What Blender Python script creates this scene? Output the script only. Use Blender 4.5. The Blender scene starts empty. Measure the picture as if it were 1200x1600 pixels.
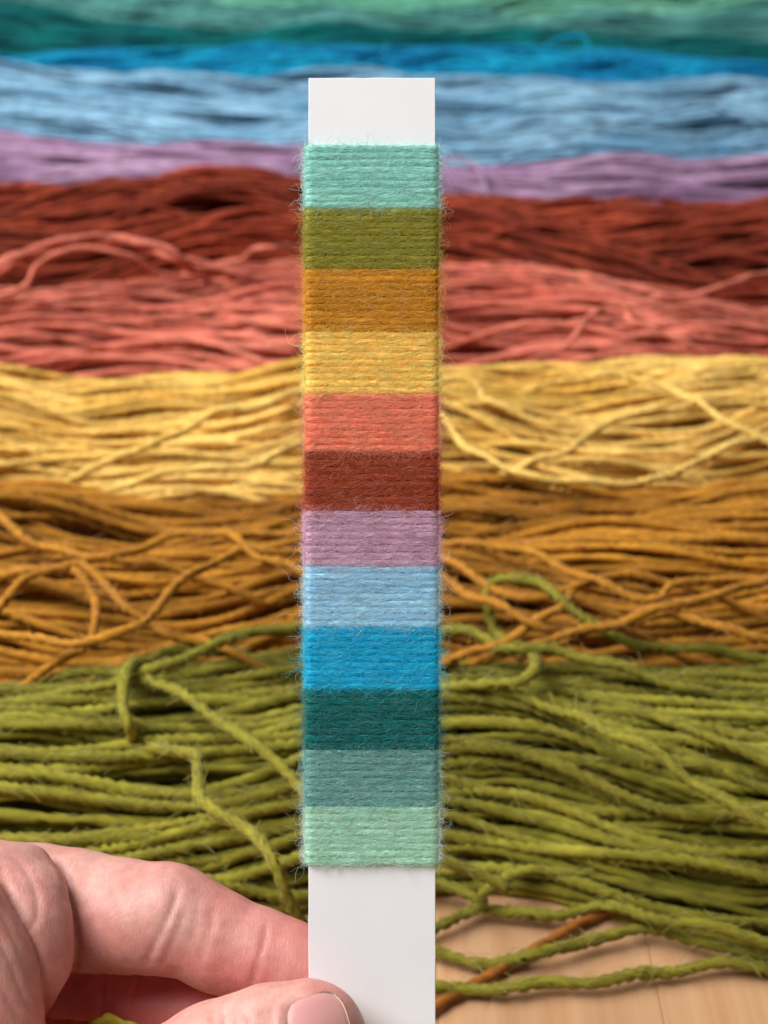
import bpy, math, random
import numpy as np
from mathutils import Matrix, Vector

random.seed(7)
rng = np.random.default_rng(7)
S = bpy.context.scene
COL = S.collection

# ------------------------------------------------------------------ camera
FPX = 2400.0                       # focal length in pixels of the 1200x1600 photograph
H = 0.24                           # camera height above the table (m)
TH = math.atan(1300.0 / FPX)       # downward pitch
D0 = 0.24                          # distance to the card
CT, ST = math.cos(TH), math.sin(TH)
CAM = np.array([0.0, 0.0, H])
FWD = np.array([0.0, CT, -ST]); UP = np.array([0.0, ST, CT]); RT = np.array([1.0, 0.0, 0.0])
cam_d = bpy.data.cameras.new("camera")
cam = bpy.data.objects.new("camera", cam_d); COL.objects.link(cam)
cam.location = CAM
cam.rotation_euler = (math.pi / 2 - TH, 0, 0)
cam_d.sensor_fit = 'VERTICAL'; cam_d.sensor_height = 36.0; cam_d.sensor_width = 27.0
cam_d.lens = 36.0 * FPX / 1600.0
cam_d.clip_start = 0.01; cam_d.clip_end = 50.0
cam_d.dof.use_dof = True
cam_d.dof.focus_distance = D0 + 0.0005
cam_d.dof.aperture_fstop = 24.0
S.camera = cam

# ------------------------------------------------------------------ world, lamps, exposure
W = bpy.data.worlds.new("World"); S.world = W; W.use_nodes = True
bg = W.node_tree.nodes["Background"]
bg.inputs[0].default_value = (0.93, 0.97, 1.0, 1); bg.inputs[1].default_value = 0.12

def area_lamp(name, loc, target, size, power, color):
    l = bpy.data.lights.new(name, 'AREA'); l.shape = 'RECTANGLE'
    l.size, l.size_y = size; l.energy = power; l.color = color
    o = bpy.data.objects.new(name, l); COL.objects.link(o)
    o.location = loc
    o.rotation_euler = (Vector(target) - Vector(loc)).to_track_quat('-Z', 'Y').to_euler()
    return o
area_lamp("window_light", (-0.80, 0.62, 1.10), (0.0, 0.40, 0.0), (0.9, 0.9), 15.0, (1.0, 0.985, 0.96))
area_lamp("room_light", (-0.66, 0.02, 1.15), (0.0, 0.25, 0.1), (0.7, 0.7), 20.0, (0.97, 0.985, 1.0))
S.view_settings.view_transform = 'Standard'; S.view_settings.look = 'None'
S.view_settings.exposure = 0.0; S.view_settings.gamma = 1.0
S.cycles.use_denoising = True
S.cycles.max_bounces = 8

# ------------------------------------------------------------------ helpers
def lin(c):
    c = np.asarray(c, float) / 255.0
    return np.where(c <= 0.04045, c / 12.92, ((c + 0.055) / 1.055) ** 2.4)

def ground(px, py, z=0.0):
    """the point at height z that is seen at photo pixel (px, py)"""
    px = np.asarray(px, float); py = np.asarray(py, float); z = np.asarray(z, float)
    dx = (px - 600) / FPX; dv = (800 - py) / FPX
    dirz = -ST + dv * CT; diry = CT + dv * ST
    t = (z - H) / dirz
    return np.stack([dx * t, diry * t, np.broadcast_to(z, t.shape)], -1)

RIG = Matrix(((1, 0, 0, 0), (0, CT, ST, CT * D0), (0, -ST, CT, H - ST * D0), (0, 0, 0, 1)))   # frame of card and hand: x right, y away, z up along the card

def mesh_from(name, V, F, mats, smooth=True, matidx=None):
    V = np.asarray(V, np.float32); F = np.asarray(F, np.int32)
    me = bpy.data.meshes.new(name)
    n, k = F.shape
    me.vertices.add(len(V)); me.vertices.foreach_set("co", V.ravel())
    me.loops.add(n * k); me.loops.foreach_set("vertex_index", F.ravel())
    me.polygons.add(n); me.polygons.foreach_set("loop_start", np.arange(0, n * k, k, dtype=np.int32))
    me.polygons.foreach_set("use_smooth", np.full(n, smooth, bool))
    for m in (mats if isinstance(mats, (list, tuple)) else [mats]): me.materials.append(m)
    if matidx is not None: me.polygons.foreach_set("material_index", np.asarray(matidx, np.int32))
    me.update(calc_edges=True); me.validate()
    return me

def obj(name, me, parent=None, kind=None, label=None):
    o = bpy.data.objects.new(name, me); COL.objects.link(o)
    if parent is not None: o.parent = parent
    if kind: o["kind"] = kind
    if label: o["label"] = label
    return o

def thing(name, label, cat, loc=(0, 0, 0), group=None):
    o = bpy.data.objects.new(name, None); COL.objects.link(o)
    o.empty_display_size = 0.01; o.location = loc
    o["label"] = label; o["category"] = cat
    if group: o["group"] = group
    return o

def wob(x, seed, wl, octs=3):
    """smooth 1-D noise, about -1..1, shortest wave roughly wl"""
    r = np.random.default_rng(seed)
    v = np.zeros_like(x); a = 0
    for o in range(octs):
        amp = 1.0 if o == 0 else 0.8
        L = wl * (1.0 + 0.75 * o) * r.uniform(0.85, 1.2)
        v = v + amp * np.sin(2 * np.pi * x / L + r.uniform(0, 6.28)); a += amp * 0.75
    return v / a

def catmull(P, n):
    P = np.asarray(P, float)
    Q = np.vstack([2 * P[0] - P[1], P, 2 * P[-1] - P[-2]])
    d = np.linalg.norm(np.diff(P, axis=0), axis=1); c = np.concatenate([[0], np.cumsum(d)])
    s = np.linspace(0, c[-1], n); i = np.clip(np.searchsorted(c, s, 'right') - 1, 0, len(P) - 2)
    t = ((s - c[i]) / d[i])[:, None]
    p0, p1, p2, p3 = Q[i], Q[i + 1], Q[i + 2], Q[i + 3]
    return 0.5 * (2 * p1 + (p2 - p0) * t + (2 * p0 - 5 * p1 + 4 * p2 - p3) * t ** 2 + (3 * p1 - p0 - 3 * p2 + p3) * t ** 3), c[-1]

def tube(P, R, sides, pitch=None, ply=0.0, phase=0.0, transport=False, flat=1.0):
    P = np.asarray(P, float); n = len(P)
    T = np.gradient(P, axis=0); T /= np.linalg.norm(T, axis=1)[:, None] + 1e-12
    if transport:
        N = np.zeros_like(P); v = np.array([0, 0, 1.0])
        if abs(T[0] @ v) > 0.9: v = np.array([0, 1.0, 0])
        for i in range(n):
            v = v - T[i] * (v @ T[i]); v = v / np.linalg.norm(v); N[i] = v
    else:
        N = np.array([0, 0, 1.0]) - T * T[:, 2:3]; N /= np.linalg.norm(N, axis=1)[:, None]
    B = np.cross(T, N)
    s = np.concatenate([[0], np.cumsum(np.linalg.norm(np.diff(P, axis=0), axis=1))])
    ph = np.arange(sides) * 2 * np.pi / sides
    rad = np.asarray(R, float)[:, None] * np.ones((1, sides))
    if pitch:
        ply = ply * (1 + .45 * wob(s, int(1000 * abs(phase)) + 1, .031, 2))[:, None]; s = s + .0012 * wob(s, int(1000 * abs(phase)) + 2, .017, 2)
        rad = rad * (1.06 - 2.0 * ply * (1 - np.abs(np.cos(ph[None] - 2 * np.pi * s[:, None] / pitch - phase))) ** 1.7)
    V = P[:, None] + rad[..., None] * (np.cos(ph)[None, :, None] * N[:, None] * flat + np.sin(ph)[None, :, None] * B[:, None])
    i = np.arange(n - 1)[:, None] * sides; j = np.arange(sides)[None]; j2 = (j + 1) % sides
    F = np.stack([i + j, i + sides + j, i + sides + j2, i + j2], -1).reshape(-1, 4)
    V = V.reshape(-1, 3)
    c0, c1 = len(V), len(V) + 1
    V = np.vstack([V, P[0] - T[0] * R[0] * .5, P[-1] + T[-1] * R[-1] * .5])
    jj = np.arange(sides); jn = (jj + 1) % sides; b = (n - 1) * sides
    cap = np.vstack([np.stack([np.full(sides, c0), jj, jn, jn], -1)[:, [0, 1, 2, 2]],
                     np.stack([np.full(sides, c1), b + jn, b + jj, b + jj], -1)])
    return V, F, cap

def tube_mesh(name, mat, *a, **k):
    V, F, cap = tube(*a, **k)
    me = bpy.data.meshes.new(name)
    tri = cap[:, :3].astype(np.int32)
    nl = F.size + tri.size
    me.vertices.add(len(V)); me.vertices.foreach_set("co", V.astype(np.float32).ravel())
    me.loops.add(nl); me.loops.foreach_set("vertex_index", np.concatenate([F.ravel(), tri.ravel()]).astype(np.int32))
    st = np.concatenate([np.arange(len(F)) * 4, F.size + np.arange(len(tri)) * 3]).astype(np.int32)
    me.polygons.add(len(st)); me.polygons.foreach_set("loop_start", st)
    me.polygons.foreach_set("use_smooth", np.ones(len(st), bool))
    me.materials.append(mat); me.update(calc_edges=True)
    return me

# ------------------------------------------------------------------ materials
def new_mat(name):
    m = bpy.data.materials.new(name); m.use_nodes = True
    nt = m.node_tree; b = nt.nodes["Principled BSDF"]
    return m, nt, b

def nd(nt, typ, **kw):
    n = nt.nodes.new(typ)
    for k, v in kw.items(): setattr(n, k, v)
    return n

def mapping(nt, scale, rot=(0, 0, 0)):
    tc = nd(nt, 'ShaderNodeTexCoord'); mp = nd(nt, 'ShaderNodeMapping')
    mp.inputs['Scale'].default_value = scale; mp.inputs['Rotation'].default_value = rot
    nt.links.new(tc.outputs['Object'], mp.inputs['Vector'])
    return mp

def noise(nt, vec, scale, detail=3.0, rough=0.55):
    n = nd(nt, 'ShaderNodeTexNoise'); n.inputs['Scale'].default_value = scale
    n.inputs['Detail'].default_value = detail; n.inputs['Roughness'].default_value = rough
    if vec is not None: nt.links.new(vec, n.inputs['Vector'])
    return n

def rng_map(nt, val, a, b, c, d):
    m = nd(nt, 'ShaderNodeMapRange'); nt.links.new(val, m.inputs[0])
    for i, x in enumerate((a, b, c, d)): m.inputs[1 + i].default_value = x
    return m.outputs[0]

def yarn_material(name, rgb, rgb2, vary=0.16, fine=900.0, bump=0.35):
    """wool: two dye tones drifting along the strand, per-strand value, fibrous relief"""
    m, nt, b = new_mat(name); L = nt.links.new
    mp = mapping(nt, (14, 30, 30)); n1 = noise(nt, mp.outputs[0], 1.0, 3)
    mix = nd(nt, 'ShaderNodeMix', data_type='RGBA')
    L(rng_map(nt, n1.outputs[0], .38, .64, 0, 1), mix.inputs['Factor'])
    mix.inputs['A'].default_value = (*lin(rgb), 1); mix.inputs['B'].default_value = (*lin(rgb2), 1)
    oi = nd(nt, 'ShaderNodeObjectInfo')
    mp2 = mapping(nt, (fine * .22, fine, fine)); n2 = noise(nt, mp2.outputs[0], 1.0, 2)
    v = nd(nt, 'ShaderNodeMath', operation='ADD')
    L(rng_map(nt, oi.outputs['Random'], 0, 1, 1 - vary, 1 + vary), v.inputs[0])
    mp3 = mapping(nt, (fine * .30, fine * .45, fine * .45)); n3_ = noise(nt, mp3.outputs[0], 1.0, 2)
    v0 = nd(nt, 'ShaderNodeMath', operation='ADD')
    L(rng_map(nt, n2.outputs[0], .3, .7, -.16, .16), v0.inputs[0]); L(rng_map(nt, n3_.outputs[0], .3, .7, -.22, .22), v0.inputs[1])
    L(v0.outputs[0], v.inputs[1])
    hsv = nd(nt, 'ShaderNodeHueSaturation'); L(mix.outputs['Result'], hsv.inputs['Color']); L(v.outputs[0], hsv.inputs['Value'])
    L(hsv.outputs[0], b.inputs['Base Color'])
    b.inputs['Roughness'].default_value = .85
    b.inputs['Specular IOR Level'].default_value = .18
    b.inputs['Sheen Weight'].default_value = .12; b.inputs['Sheen Roughness'].default_value = .45
    b.inputs['Sheen Tint'].default_value = (*(lin(rgb) * .5 + .4), 1)
    bp = nd(nt, 'ShaderNodeBump'); bp.inputs['Strength'].default_value = bump; bp.inputs['Distance'].default_value = .0006
    L(n2.outputs[0], bp.inputs['Height']); L(bp.outputs[0], b.inputs['Normal'])
    return m

def fibre_material(name, a):
    m, nt, b = new_mat(name); L = nt.links.new
    c = lin(a); c = np.minimum(c * 1.12 + .055, .9)
    at = nd(nt, 'ShaderNodeAttribute', attribute_name='tone')
    mx = nd(nt, 'ShaderNodeValToRGB'); L(at.outputs['Fac'], mx.inputs[0])
    c0 = lin(a) * .9; c1 = np.minimum(lin(a) * 1.45 + .05, .92)
    e = mx.color_ramp.elements; e[0].color = (*c0, 1); e[1].color = (*(c1 * .72 + .17), 1)
    e2 = mx.color_ramp.elements.new(.55); e2.color = (*c1, 1)
    L(mx.outputs[0], b.inputs['Base Color']); b.inputs['Roughness'].default_value = .6
    b.inputs['Specular IOR Level'].default_value = .3
    tr = nd(nt, 'ShaderNodeBsdfTranslucent'); L(mx.outputs[0], tr.inputs[0])
    ms = nd(nt, 'ShaderNodeMixShader'); ms.inputs[0].default_value = .35
    out = nt.nodes["Material Output"]
    L(b.outputs[0], ms.inputs[1]); L(tr.outputs[0], ms.inputs[2]); L(ms.outputs[0], out.inputs[0])
    return m

def hair_strip(P, w, nrm):
    """P (m,k,3) hair paths -> ribbons of half-width w (m,k) spread along nrm x tangent"""
    m, k, _ = P.shape
    T = np.gradient(P, axis=1); T /= np.linalg.norm(T, axis=2, keepdims=True) + 1e-12
    B = np.cross(T, nrm); B /= np.linalg.norm(B, axis=2, keepdims=True) + 1e-9
    V = np.stack([P - B * w[..., None], P + B * w[..., None]], 2).reshape(-1, 3)
    i = (np.arange(m)[:, None] * k + np.arange(k - 1)[None]) * 2
    F = np.stack([i, i + 1, i + 3, i + 2], -1).reshape(-1, 4)
    return V, F

# ------------------------------------------------------------------ table
def wood_material():
    m, nt, b = new_mat("pale_wood"); L = nt.links.new
    oi = nd(nt, 'ShaderNodeObjectInfo')
    tc = nd(nt, 'ShaderNodeTexCoord'); add = nd(nt, 'ShaderNodeVectorMath', operation='ADD')
    sc = nd(nt, 'ShaderNodeVectorMath', operation='SCALE'); sc.inputs[0].default_value = (3, 7, 0); L(oi.outputs['Random'], sc.inputs['Scale'])
    L(tc.outputs['Object'], add.inputs[0]); L(sc.outputs[0], add.inputs[1])
    mp = nd(nt, 'ShaderNodeMapping'); mp.inputs['Scale'].default_value = (190, 5, 60); L(add.outputs[0], mp.inputs[0])
    g = noise(nt, mp.outputs[0], 1.0, 5, .6)
    mp2 = nd(nt, 'ShaderNodeMapping'); mp2.inputs['Scale'].default_value = (40, 1.6, 20); L(add.outputs[0], mp2.inputs[0])
    g2 = noise(nt, mp2.outputs[0], 1.0, 3, .5)
    cr = nd(nt, 'ShaderNodeValToRGB'); L(g.outputs[0], cr.inputs[0])
    cr.color_ramp.elements[0].position = .3; cr.color_ramp.elements[0].color = (*lin((198, 146, 102)), 1)
    cr.color_ramp.elements[1].position = .7; cr.color_ramp.elements[1].color = (*lin((218, 172, 128)), 1)
    hsv = nd(nt, 'ShaderNodeHueSaturation'); L(cr.outputs[0], hsv.inputs['Color'])
    v = nd(nt, 'ShaderNodeMath', operation='ADD'); L(rng_map(nt, g2.outputs[0], .3, .7, .80, 1.10), v.inputs[0]); L(rng_map(nt, oi.outputs['Random'], 0, 1, -.06, .06), v.inputs[1])
    L(v.outputs[0], hsv.inputs['Value']); L(hsv.outputs[0], b.inputs['Base Color'])
    b.inputs['Roughness'].default_value = .5
    bp = nd(nt, 'ShaderNodeBump'); bp.inputs['Strength'].default_value = .15; bp.inputs['Distance'].default_value = .0005
    L(g.outputs[0], bp.inputs['Height']); L(bp.outputs[0], b.inputs['Normal'])
    return m
WOOD = wood_material()
table = bpy.data.objects.new("table", None); COL.objects.link(table); table["kind"] = "structure"

def bevel_box(x0, x1, y0, y1, z0, z1, b):
    """box with chamfered top edges: 12 vertices"""
    V = [(x0, y0, z0), (x1, y0, z0), (x1, y1, z0), (x0, y1, z0),
         (x0, y0, z1 - b), (x1, y0, z1 - b), (x1, y1, z1 - b), (x0, y1, z1 - b),
         (x0 + b, y0 + b, z1), (x1 - b, y0 + b, z1), (x1 - b, y1 - b, z1), (x0 + b, y1 - b, z1)]
    F = [(3, 2, 1, 0), (8, 9, 10, 11)]
    for a in range(4):
        c = (a + 1) % 4
        F += [(a, c, 4 + c, 4 + a), (4 + a, 4 + c, 8 + c, 8 + a)]
    return V, F
xs = -1.2
seam = float(ground(1018, 1500)[0])
pw = 0.046
xs = seam - pw * 26
V, F = bevel_box(0.00004, pw - 0.00004, 0, 2.5, -.03, 0, .0002)
plank_me = mesh_from("plank", V, F, WOOD, smooth=False)
for i in range(52):
    o = obj("plank", plank_me, table); o.location = (xs + pw * i, -0.25, 0)

# ------------------------------------------------------------------ yarn skeins
GROUP = "dyed yarn skeins laid in rows across the table"
def line(pts, z):
    p = np.array(pts, float); g = ground(p[:, 0], p[:, 1], z)
    o = np.argsort(g[:, 0]); g = g[o]
    return g[:, 0], g[:, 1]

def smooth_interp(x, X, Y):
    y = np.interp(x, X, Y)
    return y

# name colour, front/back tones, height mm, yarn diameter mm, sides, step mm, half length m, back outline as seen in the photo
SK = [
 ("olive green", (142, 134, 44), (100, 92, 20), 30, 2.95, 8, 1.05, .158,
  [(-250, 1045), (0, 1040), (190, 1033), (260, 1018), (350, 1000), (470, 985), (560, 985), (690, 990), (760, 1000), (1000, 1008), (1200, 1000), (1450, 1000)]),
 ("ochre", (182, 124, 38), (138, 88, 18), 32, 2.65, 7, 1.2, .192,
  [(-250, 738), (0, 738), (150, 740), (300, 735), (480, 745), (600, 738), (720, 735), (800, 752), (1000, 765), (1130, 740), (1200, 715), (1450, 715)]),
 ("golden yellow", (232, 190, 102), (204, 154, 62), 33, 2.7, 6, 1.6, .25,
  [(-250, 562), (0, 562), (170, 560), (220, 548), (260, 552), (330, 568), (420, 580), (480, 572), (600, 560), (690, 553), (850, 545), (1000, 552), (1200, 560), (1450, 560)]),
 ("coral pink", (212, 120, 98), (182, 90, 72), 30, 2.6, 6, 2.2, .30,
  [(-250, 447), (0, 447), (120, 440), (300, 412), (480, 400), (690, 400), (760, 405), (850, 430), (950, 455), (1060, 460), (1200, 475), (1450, 480)]),
 ("rust red", (152, 62, 38), (112, 40, 22), 33, 2.6, 5, 2.6, .35,
  [(-250, 292), (0, 292), (160, 280), (210, 268), (260, 265), (330, 285), (480, 287), (690, 308), (850, 315), (950, 305), (1200, 298), (1450, 298)]),
 ("lilac", (172, 138, 166), (140, 106, 138), 24, 2.3, 4, 5.0, .40,
  [(-250, 180), (0, 185), (60, 190), (120, 208), (250, 220), (400, 232), (480, 238), (690, 247), (760, 252), (900, 258), (1000, 245), (1200, 240), (1450, 235)]),
 ("pale sky blue", (142, 184, 208), (106, 152, 182), 32, 2.2, 4, 6.0, .45,
  [(-250, 105), (0, 108), (40, 112), (100, 124), (200, 127), (330, 115), (480, 108), (600, 107), (690, 118), (800, 122), (950, 120), (1100, 126), (1200, 126), (1450, 126)]),
 ("bright blue", (14, 152, 190), (4, 118, 166), 24, 2.2, 4, 6.5, .50,
  [(-250, 97), (0, 95), (100, 92), (200, 85), (280, 73), (400, 70), (600, 70), (750, 72), (850, 68), (960, 78), (1020, 93), (1100, 103), (1200, 106), (1450, 106)]),
 ("dark teal", (0, 108, 106), (0, 78, 82), 24, 2.2, 4, 7.0, .54,
  [(-250, -25), (0, -18), (60, 2), (150, 28), (250, 48), (400, 62), (600, 64), (800, 66), (900, 60), (1000, 62), (1100, 72), (1200, 82), (1450, 85)]),
 ("dusty sage", (92, 156, 148), (62, 122, 118), 27, 2.2, 4, 7.5, .58,
  [(-250, -40), (0, -36), (100, -20), (200, 2), (350, 10), (480, 22), (600, 30), (700, 38), (800, 32), (900, 30), (1000, 16), (1200, 12), (1450, 12)]),
 ("pale mint green", (130, 200, 172), (98, 174, 146), 30, 2.4, 4, 8.0, .62,
  [(-250, -75), (0, -75), (300, -80), (600, -75), (900, -80), (1200, -75), (1450, -75)]),
]
OLIVE_FRONT = [(-250, 1475), (0, 1470), (400, 1445), (560, 1415), (690, 1395), (800, 1400), (900, 1418), (1000, 1450), (1200, 1492), (1450, 1520)]
LABELS = {
 "olive green": "nearest skein of thick olive green yarn, in front of the ochre skein",
 "ochre": "skein of brownish ochre yarn between the olive green and the golden yellow skeins",
 "golden yellow": "skein of golden yellow yarn between the ochre and the coral pink skeins",
 "coral pink": "skein of coral pink yarn between the golden yellow and the rust red skeins",
 "rust red": "skein of dark rust red yarn with stray loops, behind the coral pink skein",
 "lilac": "thin skein of lilac purple yarn between the rust red and the pale blue skeins",
 "pale sky blue": "wide skein of pale sky blue yarn behind the lilac skein",
 "bright blue": "narrow skein of bright saturated blue yarn behind the pale blue skein",
 "dark teal": "skein of dark teal green yarn behind the bright blue skein",
 "dusty sage": "skein of dusty grey green yarn between the dark teal and the pale mint skeins",
 "pale mint green": "farthest skein of pale mint green yarn at the top of the picture",
}
# strands that leave the bundle: photo pixel and height above the table in mm
STRAY = {
 "olive green": [
  [(1120, 1018, 27), (1040, 1012, 29), (985, 1004, 32), (930, 978, 36), (880, 943, 40), (840, 910, 42), (800, 898, 42), (772, 908, 40), (760, 938, 36), (768, 972, 32), (784, 996, 30), (826, 1012, 35), (838, 1042, 39), (815, 1064, 40), (760, 1068, 38)],
  [(660, 1060, 30), (720, 1073, 33), (800, 1088, 35), (880, 1108, 36), (940, 1138, 37), (1010, 1170, 37), (1080, 1215, 36), (1150, 1262, 35), (1230, 1305, 33), (1320, 1350, 26)],
  [(262, 1022, 33), (228, 1030, 37), (205, 1040, 39), (193, 1072, 39), (194, 1112, 38), (204, 1145, 35), (210, 1168, 21)],
  [(205, 1052, 35), (240, 1066, 37), (290, 1090, 38), (350, 1130, 38), (430, 1190, 37), (490, 1250, 35)],
  [(480, 975, 35), (420, 985, 36), (350, 1002, 37), (280, 1030, 38), (205, 1058, 36), (100, 1085, 33)],
  [(304, 1180, 35), (310, 1215, 37), (312, 1245, 37), (336, 1268, 37), (388, 1292, 36), (425, 1350, 35), (452, 1405, 28), (474, 1452, 20)],
  [(540, 1490, 3), (640, 1464, 3), (695, 1446, 3), (735, 1424, 3.5), (752, 1405, 6), (758, 1385, 9)],
  [(735, 1395, 6), (752, 1412, 4), (790, 1426, 3), (860, 1430, 3), (930, 1420, 4), (1000, 1425, 8), (1060, 1440, 9), (1150, 1460, 9), (1300, 1500, 8)],
  [(560, 1462, 3), (640, 1474, 3), (690, 1487, 3), (745, 1503, 3), (800, 1503, 3), (870, 1484, 4), (940, 1462, 4), (1010, 1453, 4), (1100, 1472, 4), (1200, 1496, 4), (1330, 1520, 4)],
  [(540, 1530, 3), (620, 1540, 3), (690, 1543, 3), (760, 1546, 3), (850, 1537, 3), (950, 1531, 3), (1020, 1522, 3), (1100, 1508, 3), (1200, 1512, 3), (1330, 1540, 3)],
  [(690, 985, 33), (740, 990, 35), (800, 1012, 37), (880, 1020, 36), (960, 1040, 36)],
 ],
 "ochre": [
  [(-60, 985, 38), (20, 990, 40), (80, 1002, 41), (135, 1004, 42), (185, 992, 43), (230, 965, 44), (268, 922, 44), (312, 890, 43), (380, 862, 40)],
  [(-20, 965, 38), (10, 935, 40), (40, 908, 42), (90, 886, 43), (150, 876, 41)],
  [(100, 890, 40), (130, 905, 41), (150, 945, 40), (140, 1000, 36)],
  [(128, 886, 41), (165, 915, 41), (205, 952, 40), (250, 985, 36)],
  [(-20, 790, 38), (40, 842, 40), (100, 860, 40), (170, 872, 41), (260, 840, 39), (350, 835, 40), (410, 870, 41), (480, 898, 38)],
  [(760, 850, 38), (850, 872, 40), (920, 905, 41), (985, 930, 41), (1030, 932, 41), (1062, 912, 40), (1180, 905, 37)],
  [(690, 905, 38), (740, 930, 40), (800, 958, 41), (850, 982, 39), (880, 985, 34)],
  [(820, 985, 38), (880, 945, 40), (900, 915, 40)],
  [(690, 870, 38), (780, 925, 39), (850, 930, 40), (960, 900, 39)],
  [(900, 990, 37), (1000, 960, 40), (1100, 935, 40), (1220, 900, 36)],
  [(1080, 965, 38), (1140, 985, 39), (1230, 1000, 36)],
  
 ],
 "golden yellow": [
  [(940, 588, 38), (1000, 592, 40), (1060, 612, 41), (1125, 652, 41), (1210, 692, 38)],
  [(880, 705, 38), (940, 668, 41), (1000, 645, 42), (1070, 636, 40), (1130, 628, 38)],
  [(690, 652, 38), (720, 690, 40), (770, 722, 41), (850, 746, 41), (950, 755, 41), (1050, 742, 40), (1120, 705, 40), (1220, 680, 37)],
  [(660, 604, 38), (710, 594, 41), (745, 598, 41), (756, 620, 38)],
  [(250, 690, 38), (330, 650, 40), (420, 630, 40), (500, 600, 37)],
  [(300, 735, 34), (400, 722, 39), (480, 690, 38)],
 ],
 "coral pink": [
  [(-60, 450, 36), (0, 416, 44), (40, 394, 48), (100, 375, 50), (170, 370, 50), (232, 378, 49), (275, 396, 46), (306, 418, 38)],
  [(40, 445, 38), (58, 415, 44), (95, 394, 48), (150, 388, 48), (205, 400, 44), (240, 425, 36)],
  [(-60, 444, 35), (0, 424, 42), (40, 402, 46), (100, 383, 48), (165, 379, 48), (225, 387, 47), (268, 403, 44), (300, 424, 36)],
  [(-50, 436, 37), (10, 405, 46), (60, 386, 49), (120, 371, 51), (185, 374, 50), (245, 385, 48), (292, 408, 40)],
  [(470, 395, 38), (430, 385, 46), (395, 392, 44), (370, 410, 36)],
  [(870, 552, 30), (900, 520, 36), (930, 488, 38), (972, 478, 38), (985, 500, 34)],
  [(1010, 470, 34), (1090, 458, 36), (1150, 440, 38), (1230, 418, 36)],
 ],
 "lilac": [[(712, 250, 25), (734, 253, 28), (750, 268, 29), (758, 290, 27), (764, 308, 22)]],
 "pale sky blue": [[(900, 205, 36), (1000, 185, 38), (1090, 165, 38)]],
 "bright blue": [[(845, 80, 34), (870, 62, 40), (900, 54, 43), (916, 60, 41), (921, 76, 36)], [(590, 95, 33), (604, 76, 36), (606, 70, 34)]],
}

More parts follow.
